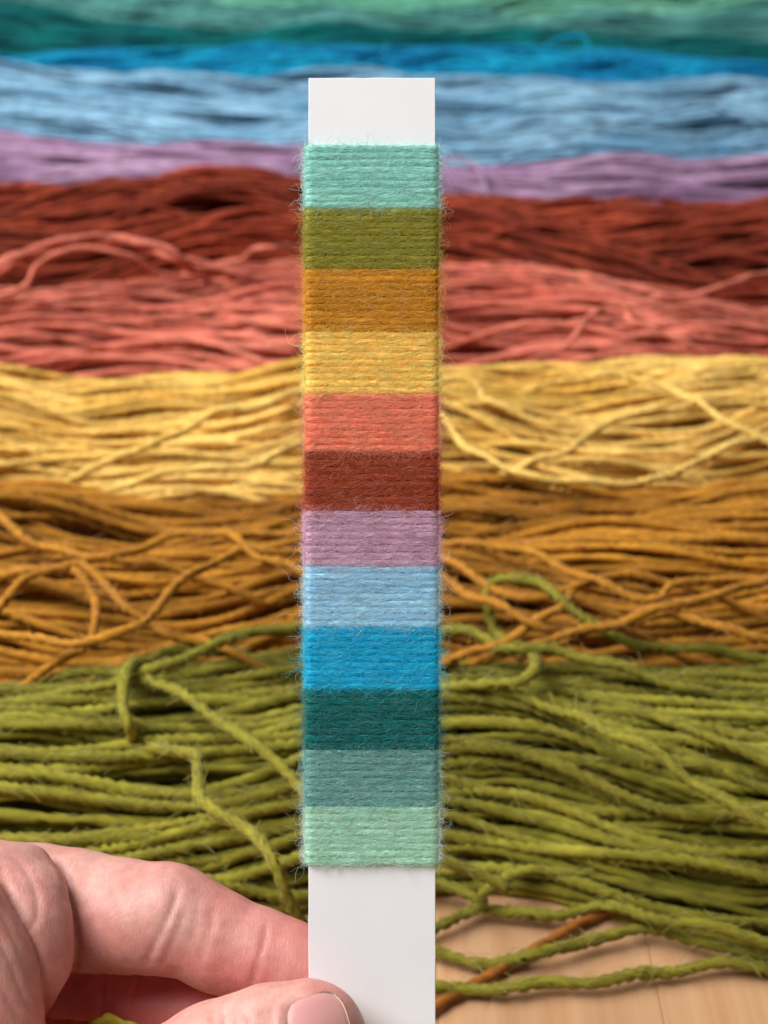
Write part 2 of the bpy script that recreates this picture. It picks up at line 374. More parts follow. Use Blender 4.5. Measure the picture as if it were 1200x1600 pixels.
def build_skein(idx, front_xy):
    cname, ca, cb, hmm, dia, sides, step, half, back = SK[idx]
    h = hmm / 1000; dia = dia / 1000; r = dia / 2; step /= 1000
    mat = yarn_material("wool_" + cname.replace(" ", "_"), ca, cb, fine=700 if idx < 3 else 400, vary=.20 if idx < 5 else .22)
    bx, by = line(back, h * .72)
    fx, fy = front_xy
    xm = 0.0
    ym = float(np.interp(0, fx, fy))
    root = thing("yarn_skein", LABELS[cname], "yarn skein", (0, ym, 0), GROUP)
    x = np.arange(-half, half + step, step)
    ker = np.ones(25) / 25
    def sm(X, Y):
        y = np.interp(x, X, Y); p = np.pad(y, 12, mode='edge'); return np.convolve(p, ker, 'valid')
    yb = sm(bx, by); yf = sm(fx, fy)
    hx = h * (1 + .10 * wob(x, idx * 100 + 3, .12))
    def prof(t):
        return np.clip(1 - np.abs(2 * t - 1) ** 2.4, 0, 1) ** .62
    width = float(np.mean(yb - yf))
    arc = width * 1.18 + h * .35
    n0 = min(95, max(10, int(arc / (dia * (1.08 if idx < 5 else .95)))))
    seed = idx * 1000
    tops = []
    smat = yarn_material('stray_wool_' + cname.replace(' ', '_'), ca, tuple(.6 * np.array(ca) + .4 * np.array(cb)), fine=700 if idx < 3 else 400, vary=.05)  # lighter copy of the wool: light caught by stray strands, put into the colour
    nclump = max(5, n0 // 6)
    far = idx >= 5
    fullx = x
    for layer in range(3 if idx < 5 else 2):
        n = (n0, int(n0 * .9), int(n0 * .8))[layer]
        ts = (np.arange(n) + .5 + rng.uniform(-.32, .32, n)) / n
        for i, t in enumerate(ts):
            seed += 1
            cl = int(t * nclump)
            fade = min(1, min(t, 1 - t) * 5 + .15)
            clt = (cl + .5) / nclump
            gather = .24 * wob(x, idx * 77 + cl + 50, .17, 2) * (t - clt)      # clumps tighten and open
            drift = (.045 if not far else .03) * wob(x, idx * 91 + cl * 7, .22, 3)
            own = (1.0 / n0) * wob(x, seed, .075, 3)
            wander = layer == 0 and rng.random() < (.30 if not far else .45)
            if wander: own = own + rng.uniform(1.4, 4.6) / n0 * wob(x, seed + 5000, rng.uniform(.12, .26), 2)
            tt = np.clip(t + fade * (gather + drift + own), .01, .99)
            y = yf + (yb - yf) * tt
            lump = 1 + .13 * wob(x, idx * 55 + cl * 3 + 9, .13, 2)
            z = prof(tt) * (hx * lump - r) - layer * dia * .80 + r * .3
            z = z + dia * (.55 if idx < 5 else .20) * wob(x, seed + 9000, .06, 2)
            if wander: z = z + dia * .42
            z = np.maximum(z, r * .95)
            R = r * (.97 + .10 * wob(x, seed + 300, .022, 2) + .05 * rng.uniform(-1, 1))
            P = np.stack([x, y - ym, z], -1)
            pitch = (.0056, .0054, .0064, .0075, .009)[min(idx, 4)] * rng.uniform(.85, 1.15)
            if layer == 2: me = tube_mesh("strand", mat, P[::2], R[::2], 6, pitch if idx < 3 else None, .26, rng.uniform(0, 6)) if idx < 2 else tube_mesh("strand", mat, P[::5], R[::5], 4)
            elif layer == 1: me = tube_mesh("strand", mat, P[::2], R[::2], max(4, sides - 2), pitch if idx < 3 else None, .28, rng.uniform(0, 6))
            else: me = tube_mesh("strand", mat, P, R, sides, pitch if idx < 5 else None, .30 if idx < 5 else 0, rng.uniform(0, 6))
            if idx < 3 and layer == 0: tops.append((P, R))
            obj("strand", me, root)
    # inner strands of the bundle, joined: a ridged mass under the two outer layers
    nx, nt_ = 44, n0 * 2
    xi = np.linspace(-half, half, nx); tv = np.linspace(0, 1, nt_)
    YF = np.interp(xi, x, yf)[:, None]; YB = np.interp(xi, x, yb)[:, None]; HX = np.interp(xi, x, hx)[:, None]
    Z = np.maximum(prof(tv)[None] * (HX * .86) - dia * (2.6 if idx < 5 else 1.9) + r * .5 * np.cos(tv * n0 * 2 * np.pi)[None], .0006)
    Yg = YF + (YB - YF) * (tv[None] * .9 + .05)
    V = np.stack([np.broadcast_to(xi[:, None], Z.shape), Yg - ym, Z], -1).reshape(-1, 3)
    i = np.arange(nx - 1)[:, None] * nt_; j = np.arange(nt_ - 1)[None]
    F = np.stack([i + j, i + nt_ + j, i + nt_ + j + 1, i + j + 1], -1).reshape(-1, 4)
    obj("inner_strands", mesh_from("inner_strands", V, F, mat), root, kind="stuff")
    for pts in STRAY.get(cname, []):
        p = np.array(pts, float); g = ground(p[:, 0], p[:, 1], p[:, 2] / 1000.0)
        g[:, 1] -= ym
        ex = []
        for e, q in ((0, 1), (-1, -2)):
            d_ = g[e] - g[q]; sx = 1.0 if d_[0] >= 0 else -1.0
            d_[2] = 0; d_ /= np.linalg.norm(d_) + 1e-9
            dz = .010 if p[:, 2].max() > 12 else .001
            if 12 < p[e, 2] < 24: ex.append((g[e] + d_ * .001, g[e] + d_ * .002, g[e] + d_ * .003)); continue
            a1 = g[e] + d_ * .006 + np.array([sx * .006, 0, -dz * .25]); a2 = g[e] + d_ * .009 + np.array([sx * .018, 0, -dz * .8]); a3 = g[e] + d_ * .010 + np.array([sx * .034, 0, -dz * 1.7])
            ex.append((a1, a2, a3))
        g = np.vstack([ex[0][2], ex[0][1], ex[0][0], g, ex[1][0], ex[1][1], ex[1][2]])
        _, ln = catmull(g, 10)
        n = max(24, int(ln / step)); P, _ = catmull(g, n)
        s = np.linspace(0, ln, n); seed += 1
        P[:, 2] += .0006 * wob(s, seed, .02, 2); P[:, 1] += .0005 * wob(s, seed + 1, .018, 2)
        P[:, 2] = np.maximum(P[:, 2], r * .9)
        R = r * (.93 + .09 * wob(s, seed + 2, .02, 2))
        me = tube_mesh("strand", smat, P, R, sides, .0062 if idx < 5 else None, .30 if idx < 5 else 0, rng.uniform(0, 6), transport=True)
        obj("strand", me, root)
        if idx < 3: tops.append((P, R))
    if tops:
        m = (18000, 14000, 8000)[idx]
        k = 4; r2 = np.random.default_rng(idx + 40)
        si = r2.integers(0, len(tops), m)
        C0 = np.zeros((m, 3)); RR = np.zeros(m); TT = np.zeros((m, 3))
        for q in range(len(tops)):
            w = np.nonzero(si == q)[0]; PP, Rq = tops[q]
            ii = r2.integers(1, len(PP) - 1, len(w)); C0[w] = PP[ii]; RR[w] = np.asarray(Rq)[ii]
            tg = PP[ii + 1] - PP[ii - 1]; TT[w] = tg / (np.linalg.norm(tg, axis=1)[:, None] + 1e-9)
        nr = r2.normal(size=(m, 3)); nr[:, 2] = np.abs(nr[:, 2]); nr -= TT * (nr * TT).sum(1)[:, None]; nr /= np.linalg.norm(nr, axis=1)[:, None]
        t = np.linspace(0, 1, k)[None, :, None]
        ln_ = r2.uniform(.0018, .0055, m)[:, None, None]
        sg = r2.choice([-1, 1], m)[:, None, None]
        side = np.cross(TT, nr)
        HP = (C0 + nr * RR[:, None] * .9)[:, None] + TT[:, None] * sg * ln_ * t * .8 + nr[:, None] * ln_ * (r2.uniform(.05, .45, m)[:, None, None] * t * (1.6 - t)) + side[:, None] * ln_ * r2.normal(0, .35, m)[:, None, None] * t ** 2
        HV_, HF_ = hair_strip(HP, np.full((m, k), 5.5e-5), nr[:, None] + 0 * HP)
        fme = mesh_from("fuzz", HV_, HF_, fibre_material("loose_fibre_" + cname.replace(" ", "_"), ca))
        at = fme.attributes.new("tone", 'FLOAT', 'POINT'); at.data.foreach_set("value", np.repeat(.25 + .5 * r2.random(m), k * 2).astype(np.float32))
        obj("fuzz", fme, root, kind="stuff")
    return bx, by

front = line(OLIVE_FRONT, 0.0)
for k in range(len(SK)):
    bx, by = build_skein(k, front)
    front = (bx, by - 0.004 + (0.035 * np.exp(-((bx + .055) / .05) ** 2) + .03 * np.exp(-((bx - .2) / .05) ** 2) if k == 3 else 0))

# copper strand lying flat on the wood below the green ones
COPPER = yarn_material("wool_copper", (158, 98, 40), (138, 82, 28), fine=700)
p = np.array([(960, 1418, 2.2), (915, 1436, 2.2), (862, 1466, 2.2), (800, 1502, 2.0), (755, 1530, 2.0), (700, 1560, 2.0), (660, 1582, 2.0), (600, 1600, 2.0)], float)
g = ground(p[:, 0], p[:, 1], p[:, 2] / 1000)
P, ln = catmull(g, 110)
P[:, 2] = .0020
o = obj("loose_yarn", tube_mesh("loose_yarn", COPPER, P, .00115 * (1 + .1 * wob(np.linspace(0, ln, 110), 5, .02)), 8, .0095, .12, 0, transport=True))
o["label"] = "loose copper orange strand lying slantwise on the bare wood under the olive strands"; o["category"] = "yarn"

# ------------------------------------------------------------------ sample card wound with yarn
def loc(px, py, y=0.0):
    """card frame: photo pixel -> metres at depth y mm behind the card's face"""
    k = (D0 + y * 1e-3) / D0 * 1e-4
    return (px - 600) * k, y * 1e-3, (800 - py) * k

CX = (581 - 600) * 1e-4
card_root = thing("yarn_sample_card", "narrow white card wound with twelve bands of coloured yarn, held upright in the hand", "sample card")
card_root.matrix_world = RIG

def paper_material():
    m, nt, b = new_mat("white_card"); L = nt.links.new
    mp = mapping(nt, (1, 1, 1)); n = noise(nt, mp.outputs[0], 2300, 4, .62); n2 = noise(nt, mp.outputs[0], 4200, 2, .5)
    n3 = noise(nt, mp.outputs[0], 90, 3, .5)
    b.inputs['Roughness'].default_value = .8; b.inputs['Specular IOR Level'].default_value = .25
    cr = nd(nt, 'ShaderNodeValToRGB'); L(n3.outputs[0], cr.inputs[0])
    cr.color_ramp.elements[0].position = .3; cr.color_ramp.elements[0].color = (.86, .865, .87, 1)
    cr.color_ramp.elements[1].position = .7; cr.color_ramp.elements[1].color = (.89, .895, .90, 1)
    L(cr.outputs[0], b.inputs['Base Color'])
    ad = nd(nt, 'ShaderNodeMath', operation='ADD'); L(n.outputs[0], ad.inputs[0]); L(n2.outputs[0], ad.inputs[1])
    bp = nd(nt, 'ShaderNodeBump'); bp.inputs['Strength'].default_value = .13; bp.inputs['Distance'].default_value = .00025
    L(ad.outputs[0], bp.inputs['Height']); L(bp.outputs[0], b.inputs['Normal'])
    return m
PAPER = paper_material()
def build_card():
    # outline ring swept through the thickness with softened edges; edges slightly uneven from the cut
    x0, x1 = (482 - 600) * 1e-4, (680.5 - 600) * 1e-4
    zt, zb = (800 - 121.5) * 1e-4, (800 - 1760) * 1e-4
    nz, nx = 300, 40
    L_ = [(x0, z) for z in np.linspace(zb, zt, nz)[:-1]]
    T_ = [(x, zt) for x in np.linspace(x0, x1, nx)[:-1]]
    R_ = [(x1, z) for z in np.linspace(zt, zb, nz)[:-1]]
    B_ = [(x, zb) for x in np.linspace(x1, x0, nx)[:-1]]
    ring = np.array(L_ + T_ + R_ + B_); n = len(ring)
    cen = ring.mean(0)
    nr = np.zeros_like(ring)
    nr[:len(L_), 0] = -1; nr[len(L_):len(L_) + len(T_), 1] = 1
    nr[len(L_) + len(T_):len(L_) + len(T_) + len(R_), 0] = 1; nr[-len(B_):, 1] = -1
    jit = rng.normal(0, 1, n); jit = np.convolve(np.r_[jit, jit[:4]], np.ones(5) / 5, 'valid') * 3.5e-5
    th = .00055; b = .00007
    rings = []
    for ins, y in ((.00009, 0.0), (.00002, b), (0, th * .5), (.00002, th - b), (.00009, th)):
        q = ring + nr * (jit[:, None] - ins); rings.append(np.stack([q[:, 0], np.full(n, y), q[:, 1]], -1))
    V = np.vstack(rings); F = []
    for k in range(4):
        for i in range(n):
            j = (i + 1) % n; F.append((k * n + i, k * n + j, (k + 1) * n + j, (k + 1) * n + i))
    me = bpy.data.meshes.new("card")
    me.from_pydata([tuple(v) for v in V], [], F + [tuple(range(n - 1, -1, -1)), tuple(4 * n + i for i in range(n))])
    me.materials.append(PAPER); me.update()
    return me
obj("card", build_card(), card_root)

BANDS = [
 ("pale aqua", (162, 222, 204), (132, 200, 182), 228, 327),
 ("olive green", (156, 150, 46), (124, 118, 24), 327, 421),
 ("ochre", (214, 154, 34), (182, 122, 16), 421, 519),
 ("golden yellow", (255, 212, 112), (244, 188, 78), 519, 616),
 ("coral", (246, 146, 114), (230, 118, 88), 616, 707),
 ("rust red", (172, 74, 36), (124, 46, 22), 707, 798),
 ("lilac", (206, 170, 188), (176, 138, 162), 798, 885),
 ("light blue", (172, 216, 240), (138, 192, 226), 885, 980),
 ("bright blue", (16, 184, 222), (0, 154, 204), 980, 1078),
 ("dark teal", (0, 118, 114), (0, 88, 90), 1078, 1171),
 ("sage green", (128, 178, 172), (92, 150, 146), 1171, 1259),
 ("mint green", (184, 230, 200), (152, 208, 174), 1259, 1351),
]

def wrap_material(name, a, b_):
    m, nt, b = new_mat(name); L = nt.links.new
    mp = mapping(nt, (420, 2600, 3400)); n2 = noise(nt, mp.outputs[0], 1.0, 4, .65)
    mp1 = mapping(nt, (60, 500, 700)); n1 = noise(nt, mp1.outputs[0], 1.0, 2)
    oi = nd(nt, 'ShaderNodeObjectInfo')
    f = nd(nt, 'ShaderNodeMath', operation='ADD'); L(rng_map(nt, n1.outputs[0], .3, .7, -.1, .8), f.inputs[0]); L(rng_map(nt, oi.outputs['Random'], 0, 1, -.3, .4), f.inputs[1])
    mix = nd(nt, 'ShaderNodeMix', data_type='RGBA'); mix.clamp_factor = True; L(f.outputs[0], mix.inputs['Factor'])
    mix.inputs['A'].default_value = (*lin(a), 1); mix.inputs['B'].default_value = (*lin(b_), 1)
    hsv = nd(nt, 'ShaderNodeHueSaturation'); L(mix.outputs['Result'], hsv.inputs['Color'])
    L(rng_map(nt, n2.outputs[0], .3, .7, .62, 1.50), hsv.inputs['Value']); L(hsv.outputs[0], b.inputs['Base Color'])
    b.inputs['Roughness'].default_value = .85; b.inputs['Specular IOR Level'].default_value = .15
    b.inputs['Sheen Weight'].default_value = .3; L(hsv.outputs[0], b.inputs['Sheen Tint'])
    bp = nd(nt, 'ShaderNodeBump'); bp.inputs['Strength'].default_value = .7; bp.inputs['Distance'].default_value = .0002
    L(n2.outputs[0], bp.inputs['Height']); L(bp.outputs[0], b.inputs['Normal'])
    return m

HW = 0.0100          # half-length of the straight run on the card face
def wrap_path(n, hw, fr, bk):
    """closed loop round the card seen from above: front run at y=-fr, round ends, back run"""
    yc = (bk - fr) / 2 + 0; ry = (bk + fr) / 2
    a = np.linspace(0, 2 * np.pi, n, endpoint=False)
    e = .08
    cx = np.sign(np.cos(a)) * np.abs(np.cos(a)) ** e; sy = np.sign(np.sin(a)) * np.abs(np.sin(a)) ** .5
    return cx * hw, yc + sy * ry

def resample_loop(x, y, n):
    X = np.r_[x, x[0]]; Y = np.r_[y, y[0]]
    d = np.r_[0, np.cumsum(np.hypot(np.diff(X), np.diff(Y)))]
    s = np.linspace(0, d[-1], n, endpoint=False)
    return np.interp(s, d, X), np.interp(s, d, Y), d[-1]

def wrap_mesh(name, mat, zc, rz, ry, seed):
    n, sides = 96, 8
    x, y = wrap_path(400, .01012, .00034, .00089)
    x, y, ln = resample_loop(x, y, n)
    s = np.arange(n) / n * ln
    def per(k0, amp):
        r_ = np.random.default_rng(seed + k0); v = 0
        for k in (1, 2, 3, 5, 8): v = v + r_.normal() * np.sin(2 * np.pi * k * s / ln + r_.uniform(0, 6.28)) / (1 + .25 * k)
        return amp * v
    z = zc + per(1, 4.6e-5)
    tx = np.roll(x, -1) - np.roll(x, 1); ty = np.roll(y, -1) - np.roll(y, 1); l = np.hypot(tx, ty); tx /= l; ty /= l
    nxn, nyn = -ty, tx
    out = np.sign(nxn * x + nyn * (y - .000275)); nxn *= out; nyn *= out
    ph = np.arange(sides) * 2 * np.pi / sides
    fat = 1 + per(9, .05)[:, None] + .10 * np.cos(2 * (ph[None] - 2 * np.pi * s[:, None] / .0021))
    rr = ry * fat * np.cos(ph)[None]; rzv = rz * (1 + per(15, .03))[:, None] * np.sin(ph)[None]
    V = np.stack([x[:, None] + CX + nxn[:, None] * rr, y[:, None] + nyn[:, None] * rr, z[:, None] + rzv], -1).reshape(-1, 3)
    i = np.arange(n)[:, None]; i2 = (i + 1) % n; j = np.arange(sides)[None]; j2 = (j + 1) % sides
    F = np.stack([i * sides + j, i2 * sides + j, i2 * sides + j2, i * sides + j2], -1).reshape(-1, 4)
    return mesh_from(name, V, F, mat)

def band_fuzz(name, mat, zt, zb, seed, nw_):
    pitch_ = (zt - zb) / nw_
    r = np.random.default_rng(seed); Vs, Fs = [], []
    off = 0; Ts = []
    def add(P, w, nrm, lo=0., hi=1.):
        nonlocal off
        Ts.append(np.repeat(lo + (hi - lo) * r.random(len(P)) ** 2.2, P.shape[1] * 2))
        V, F = hair_strip(P, w, nrm); Vs.append(V); Fs.append(F + off); off += len(V)
    def curve2(m, k, ln, th0, curl, kink):
        th = th0[:, None] + np.cumsum(r.normal(0, 1, (m, 1)) * curl / k + r.normal(0, kink, (m, k)), axis=1)
        st = ln[:, None] / k
        return np.cumsum(np.cos(th) * st, axis=1), np.cumsum(np.sin(th) * st, axis=1)
    def lay(m, k, lmin, lmax, spread, curl, kink, h0, h1, wmin, wmax):
        x = r.uniform(-.0104, .0104, m); z = zt - pitch_ * (r.integers(0, nw_, m) + .5) + pitch_ * np.clip(r.normal(0, .32, m), -.5, .5)
        th0 = r.normal(0, spread, m) + np.pi * (r.random(m) < .5)
        dx, dz = curve2(m, k, r.uniform(lmin, lmax, m), th0, curl, kink)
        X = x[:, None] + dx; Z = z[:, None] + dz
        X = np.clip(X, -.0105, .0105)
        t = np.linspace(0, 1, k)[None]
        hh = r.uniform(h0, h1, (m, 1)) * np.sin(np.pi * np.clip(t * r.uniform(.7, 1.2, (m, 1)) + r.uniform(0, .3, (m, 1)), 0, 1))
        edge = np.clip((np.abs(X) - .0093) / .0012, 0, 1) ** 2 * .0006
        Y = -.00068 - hh + edge
        w = r.uniform(wmin, wmax, (m, 1)) * (1 - .6 * t ** 3) * np.ones((m, k))
        nrm = np.stack([r.normal(0, .5, (m, 1)), np.full((m, 1), -1.0), r.normal(0, .5, (m, 1))], -1) * np.ones((m, k, 1))
        add(np.stack([X + CX, Y, Z], -1), w, nrm)
    lay(2200, 6, .0010, .0036, .16, .7, .10, .0000, .00014, 1.4e-5, 2.7e-5)      # fibres lying along the wraps
    lay(700, 8, .0010, .0032, .7, 2.6, .22, .00005, .00030, 1.0e-5, 1.9e-5)        # crossing, curled
    lay(50, 13, .0025, .0060, 1.6, 6.0, .35, .0002, .0008, 1.0e-5, 1.7e-5)        # long curls standing off
    for side in (-1, 1):
        for (m, k, l0, l1, curl, kink, w0, w1) in ((380, 6, .0003, .0012, 3.0, .30, 1.0e-5, 1.9e-5), (95, 12, .0012, .0034, 6.0, .40, 1.1e-5, 1.9e-5), (8, 18, .0030, .0065, 7.0, .45, 1.1e-5, 1.8e-5)):
            z = r.uniform(zb, zt, m); y = r.uniform(-.0007, .0011, m)
            th0 = r.normal(0, .8, m)
            dx, dz = curve2(m, k, r.uniform(l0, l1, m), th0, curl, kink)
            X = side * (.01042 + dx); X = np.where(side * X < .0099, side * .0099, X)
            t = np.linspace(0, 1, k)[None]
            Y = y[:, None] + r.normal(0, .0005, (m, 1)) * t
            w = r.uniform(w0, w1, (m, 1)) * (1 - .5 * t ** 3)
            nrm = np.stack([r.normal(0, .4, (m, 1)), np.full((m, 1), -1.0), r.normal(0, .4, (m, 1))], -1) * np.ones((m, k, 1))
            add(np.stack([X + CX, Y, z[:, None] + dz], -1), w, nrm, .35, 1.0)  # edge hairs coloured paler to imitate light shining through them
    me = mesh_from(name, np.vstack(Vs), np.vstack(Fs), mat)
    at = me.attributes.new("tone", 'FLOAT', 'POINT'); at.data.foreach_set("value", np.concatenate(Ts).astype(np.float32))
    return me

for bi, (cn, a, b2, y0, y1) in enumerate(BANDS):
    zt = (800 - y0) * 1e-4; zb = (800 - y1) * 1e-4
    mat = wrap_material("wound_wool_" + cn.replace(" ", "_"), a, b2)
    fm = fibre_material("fibre_" + cn.replace(" ", "_"), a)
    band = bpy.data.objects.new("yarn_band", None); COL.objects.link(band); band.parent = card_root
    band.empty_display_size = .003
    band["label"] = cn + " yarn band"
    nw = 9 if (y1 - y0) > 93 else 8
    pitch = (zt - zb) / nw
    for k in range(nw):
        zc = zt - pitch * (k + .5)
        obj("wrap", wrap_mesh("wrap", mat, zc, pitch * .565, .00034, bi * 50 + k), band)
    obj("fuzz", band_fuzz("fuzz", fm, zt, zb, 900 + bi, nw), band, kind="stuff")

# ------------------------------------------------------------------ hand
def hp(px, py, y):
    k = (D0 * 1000 + y) / (D0 * 1000) * .1
    return np.array([(px - 600) * k, y, (800 - py) * k])      # millimetres in the card frame

VOX = .47
LO = np.array([-128.0, -26.0, -122.0]); HI = np.array([2.0, 56.0, -44.0])
NX, NY, NZ = [int(v) for v in np.ceil((HI - LO) / VOX)]
GX = (LO[0] + np.arange(NX) * VOX).astype(np.float32); GY = (LO[1] + np.arange(NY) * VOX).astype(np.float32); GZ = (LO[2] + np.arange(NZ) * VOX).astype(np.float32)
FIELD = np.full((NX, NY, NZ), 60.0, np.float32)

def smin(a, b, k):
    if k <= 0: return np.minimum(a, b)
    h = np.maximum(k - np.abs(a - b), 0) / k
    return np.minimum(a, b) - h * h * k * .25

def cone_sdf(a, b, ra, rb, sl, fy=1.0):
    X = GX[sl[0]][:, None, None]; Y = GY[sl[1]][None, :, None]; Z = GZ[sl[2]][None, None]
    ax = b - a; dd = float(ax @ ax) + 1e-9
    t = np.clip(((X - a[0]) * ax[0] + (Y - a[1]) * ax[1] + (Z - a[2]) * ax[2]) / dd, 0, 1)
    qx = X - a[0] - t * ax[0]; qy = (Y - a[1] - t * ax[1]) * fy; qz = Z - a[2] - t * ax[2]
    return (np.sqrt(qx * qx + qy * qy + qz * qz) - (ra + (rb - ra) * t)).astype(np.float32)

def slices(pts, rad):
    lo = np.min(pts, 0) - rad; hi = np.max(pts, 0) + rad
    s = []
    for ax, n in ((0, NX), (1, NY), (2, NZ)):
        i0 = max(0, int((lo[ax] - LO[ax]) / VOX)); i1 = min(n, int((hi[ax] - LO[ax]) / VOX) + 2)
        if i1 <= i0: return None
        s.append(slice(i0, i1))
    return tuple(s)

def limb(pts, k_in, k_out, fy=1.0):
    """pts: (px, py, depth mm, radius mm) -> a tapering chain blended into the field"""
    P = [hp(*p[:3]) for p in pts]; R = [p[3] for p in pts]
    sl = slices(P, max(R) / min(fy, 1) + 9)
    if sl is None: return
    d = None
    for i in range(len(P) - 1):
        c = cone_sdf(P[i], P[i + 1], R[i], R[i + 1], sl, fy)
        d = c if d is None else smin(d, c, k_in)
    FIELD[sl] = smin(FIELD[sl], d, k_out)

# palm and back of the hand, wrist
limb([(-160, 1420, 17, 11.5), (-420, 1560, 20, 15), (-680, 1690, 20, 19)], 6, 6)
limb([(-150, 1560, 26, 11), (-420, 1600, 24, 15)], 6, 9)
limb([(-150, 1680, 30, 10.5), (-420, 1660, 24, 15)], 6, 9)
limb([(-140, 1780, 30, 9.5), (-420, 1730, 22, 14)], 6, 9)
# middle, ring and little fingers curled behind
limb([(-150, 1540, 26, 10.5), (60, 1565, 24, 8.9), (190, 1574, 22, 8.3), (320, 1585, 19.5, 7.9), (430, 1606, 15, 7.0), (520, 1640, 10, 6.2)], 3, 5)
limb([(-150, 1670, 30, 10), (150, 1690, 29, 8.4), (300, 1715, 24, 7.8), (360, 1745, 12, 7)], 3, 4)
limb([(-140, 1780, 30, 9), (80, 1800, 30, 7.4), (200, 1810, 24, 6.8), (230, 1820, 14, 6)], 3, 4)
# index finger, its pad against the back of the card
limb([(-170, 1425, 17, 12), (-30, 1420, 14.5, 11.1), (60, 1420, 17.0, 10.4), (120, 1422, 15.8, 9.7), (200, 1430, 12.6, 8.8), (262, 1438, 10.2, 8.4), (330, 1463, 9.4, 7.5), (402, 1489, 8.4, 7.0), (450, 1506, 7.6, 6.7), (500, 1524, 7.2, 6.3), (556, 1545, 6.8, 5.7)], 1.6, 3)
limb([(262, 1420, 10.2, 7.1), (292, 1434, 10.0, 6.9)], 1, 2.0)
limb([(350, 1490, 8.6, 6.0), (395, 1500, 8.2, 5.6)], 1, 3.0)
limb([(160, 1434, 13.2, 8.2), (215, 1440, 10.0, 7.6)], 1, 2.0)
# web folds between index finger and thumb
limb([(46, 1360, 8.0, 3.8), (56, 1400, 3.6, 4.4), (54, 1450, .8, 5.2), (50, 1500, .2, 5.6), (20, 1556, 1.5, 5.4), (-20, 1620, 4, 6)], 3, 1.5)
limb([(-60, 1345, 9.0, 5.0), (-12, 1375, 4.0, 5.4), (8, 1430, 1.0, 5.0), (2, 1500, 0, 5.4), (-30, 1580, 0, 6.0)], 3, 4.5)
# ball of the thumb
limb([(-130, 1350, 4, 6), (-66, 1440, -6.0, 7.2), (-40, 1510, -7.5, 8.0), (-32, 1590, -8.5, 8.6), (-30, 1700, -5, 10.5)], 4, .8)
limb([(-420, 1690, 14, 14), (-170, 1640, 2, 12), (-40, 1740, -3, 11.5), (120, 1735, -7, 10.5), (235, 1724, -9.0, 9.7)], 4, 3)
limb([(-420, 1600, 16, 14), (-140, 1520, 4, 9), (-80, 1500, 0, 8)], 4, 3)
# thumb in front of the card
limb([(235, 1724, -9.2, 9.6), (345, 1670, -9.6, 9.6), (420, 1638, -8.9, 8.9), (482, 1618, -8.3, 8.3)], 2.5, 3, 1.04)
limb([(466, 1650, -8.6, 8.2), (486, 1640, -8.4, 7.8)], 1, 3)

def surface_nets(F):
    neg = F < 0
    c = np.zeros((NX - 1, NY - 1, NZ - 1), np.uint8)
    for dx in (0, 1):
        for dy in (0, 1):
            for dz in (0, 1):
                c += neg[dx:NX - 1 + dx, dy:NY - 1 + dy, dz:NZ - 1 + dz]
    act = np.argwhere((c > 0) & (c < 8))
    idx = np.full(c.shape, -1, np.int32); idx[act[:, 0], act[:, 1], act[:, 2]] = np.arange(len(act))
    acc = np.zeros((len(act), 3)); cnt = np.zeros(len(act))
    cor = [np.array((x, y, z)) for x in (0, 1) for y in (0, 1) for z in (0, 1)]
    val = {tuple(k): F[act[:, 0] + k[0], act[:, 1] + k[1], act[:, 2] + k[2]].astype(float) for k in cor}
    for a in cor:
        for ax in range(3):
            if a[ax]: continue
            b = a.copy(); b[ax] = 1
            va, vb = val[tuple(a)], val[tuple(b)]
            m = (va < 0) != (vb < 0)
            t = np.where(m, va / np.where(m, va - vb, 1), 0)
            p = a[None] + 0.0 * acc; p = np.tile(a.astype(float), (len(act), 1)); p[:, ax] += t
            acc[m] += p[m]; cnt[m] += 1
    V = LO + (act + acc / cnt[:, None]) * VOX
    Fs = []
    for ax in range(3):
        u, v = [(1, 2), (2, 0), (0, 1)][ax]
        sl0 = [slice(1, None)] * 3; sl1 = [slice(1, None)] * 3
        A = np.moveaxis(neg, ax, 0); s = A[:-1] != A[1:]
        e = np.argwhere(s); e2 = np.zeros_like(e)
        rest = [i for i in range(3) if i != ax]
        e2[:, ax] = e[:, 0]; e2[:, rest[0]] = e[:, 1]; e2[:, rest[1]] = e[:, 2]
        ok = (e2[:, u] > 0) & (e2[:, v] > 0) & (e2[:, u] < c.shape[u]) & (e2[:, v] < c.shape[v])
        e2 = e2[ok]
        q = []
        for du, dv in ((-1, -1), (0, -1), (0, 0), (-1, 0)):
            w = e2.copy(); w[:, u] += du; w[:, v] += dv
            q.append(idx[w[:, 0], w[:, 1], w[:, 2]])
        q = np.stack(q, -1)
        inside_first = neg[e2[:, 0], e2[:, 1], e2[:, 2]]
        q = np.where(inside_first[:, None], q, q[:, ::-1])
        Fs.append(q[(q >= 0).all(1)])
    return V, np.vstack(Fs)

HV, HF = surface_nets(FIELD)

def smooth_verts(V, F, it, lam=.5):
    n = len(V)
    e = np.vstack([F[:, [0, 1]], F[:, [1, 2]], F[:, [2, 3]], F[:, [3, 0]]])
    deg = np.bincount(e[:, 0], minlength=n) + np.bincount(e[:, 1], minlength=n)
    for _ in range(it):
        s = np.zeros_like(V)
        for k in range(3):
            s[:, k] = np.bincount(e[:, 0], V[e[:, 1], k], n) + np.bincount(e[:, 1], V[e[:, 0], k], n)
        V = V + lam * (s / deg[:, None] - V)
    return V
def vnormals(V, F):
    fn = np.cross(V[F[:, 2]] - V[F[:, 0]], V[F[:, 3]] - V[F[:, 1]])
    N = np.zeros_like(V)
    for k in range(4):
        for c in range(3): N[:, c] += np.bincount(F[:, k], fn[:, c], len(V))
    return N / (np.linalg.norm(N, axis=1)[:, None] + 1e-12)
HV = smooth_verts(HV, HF, 3)
HN = vnormals(HV, HF)

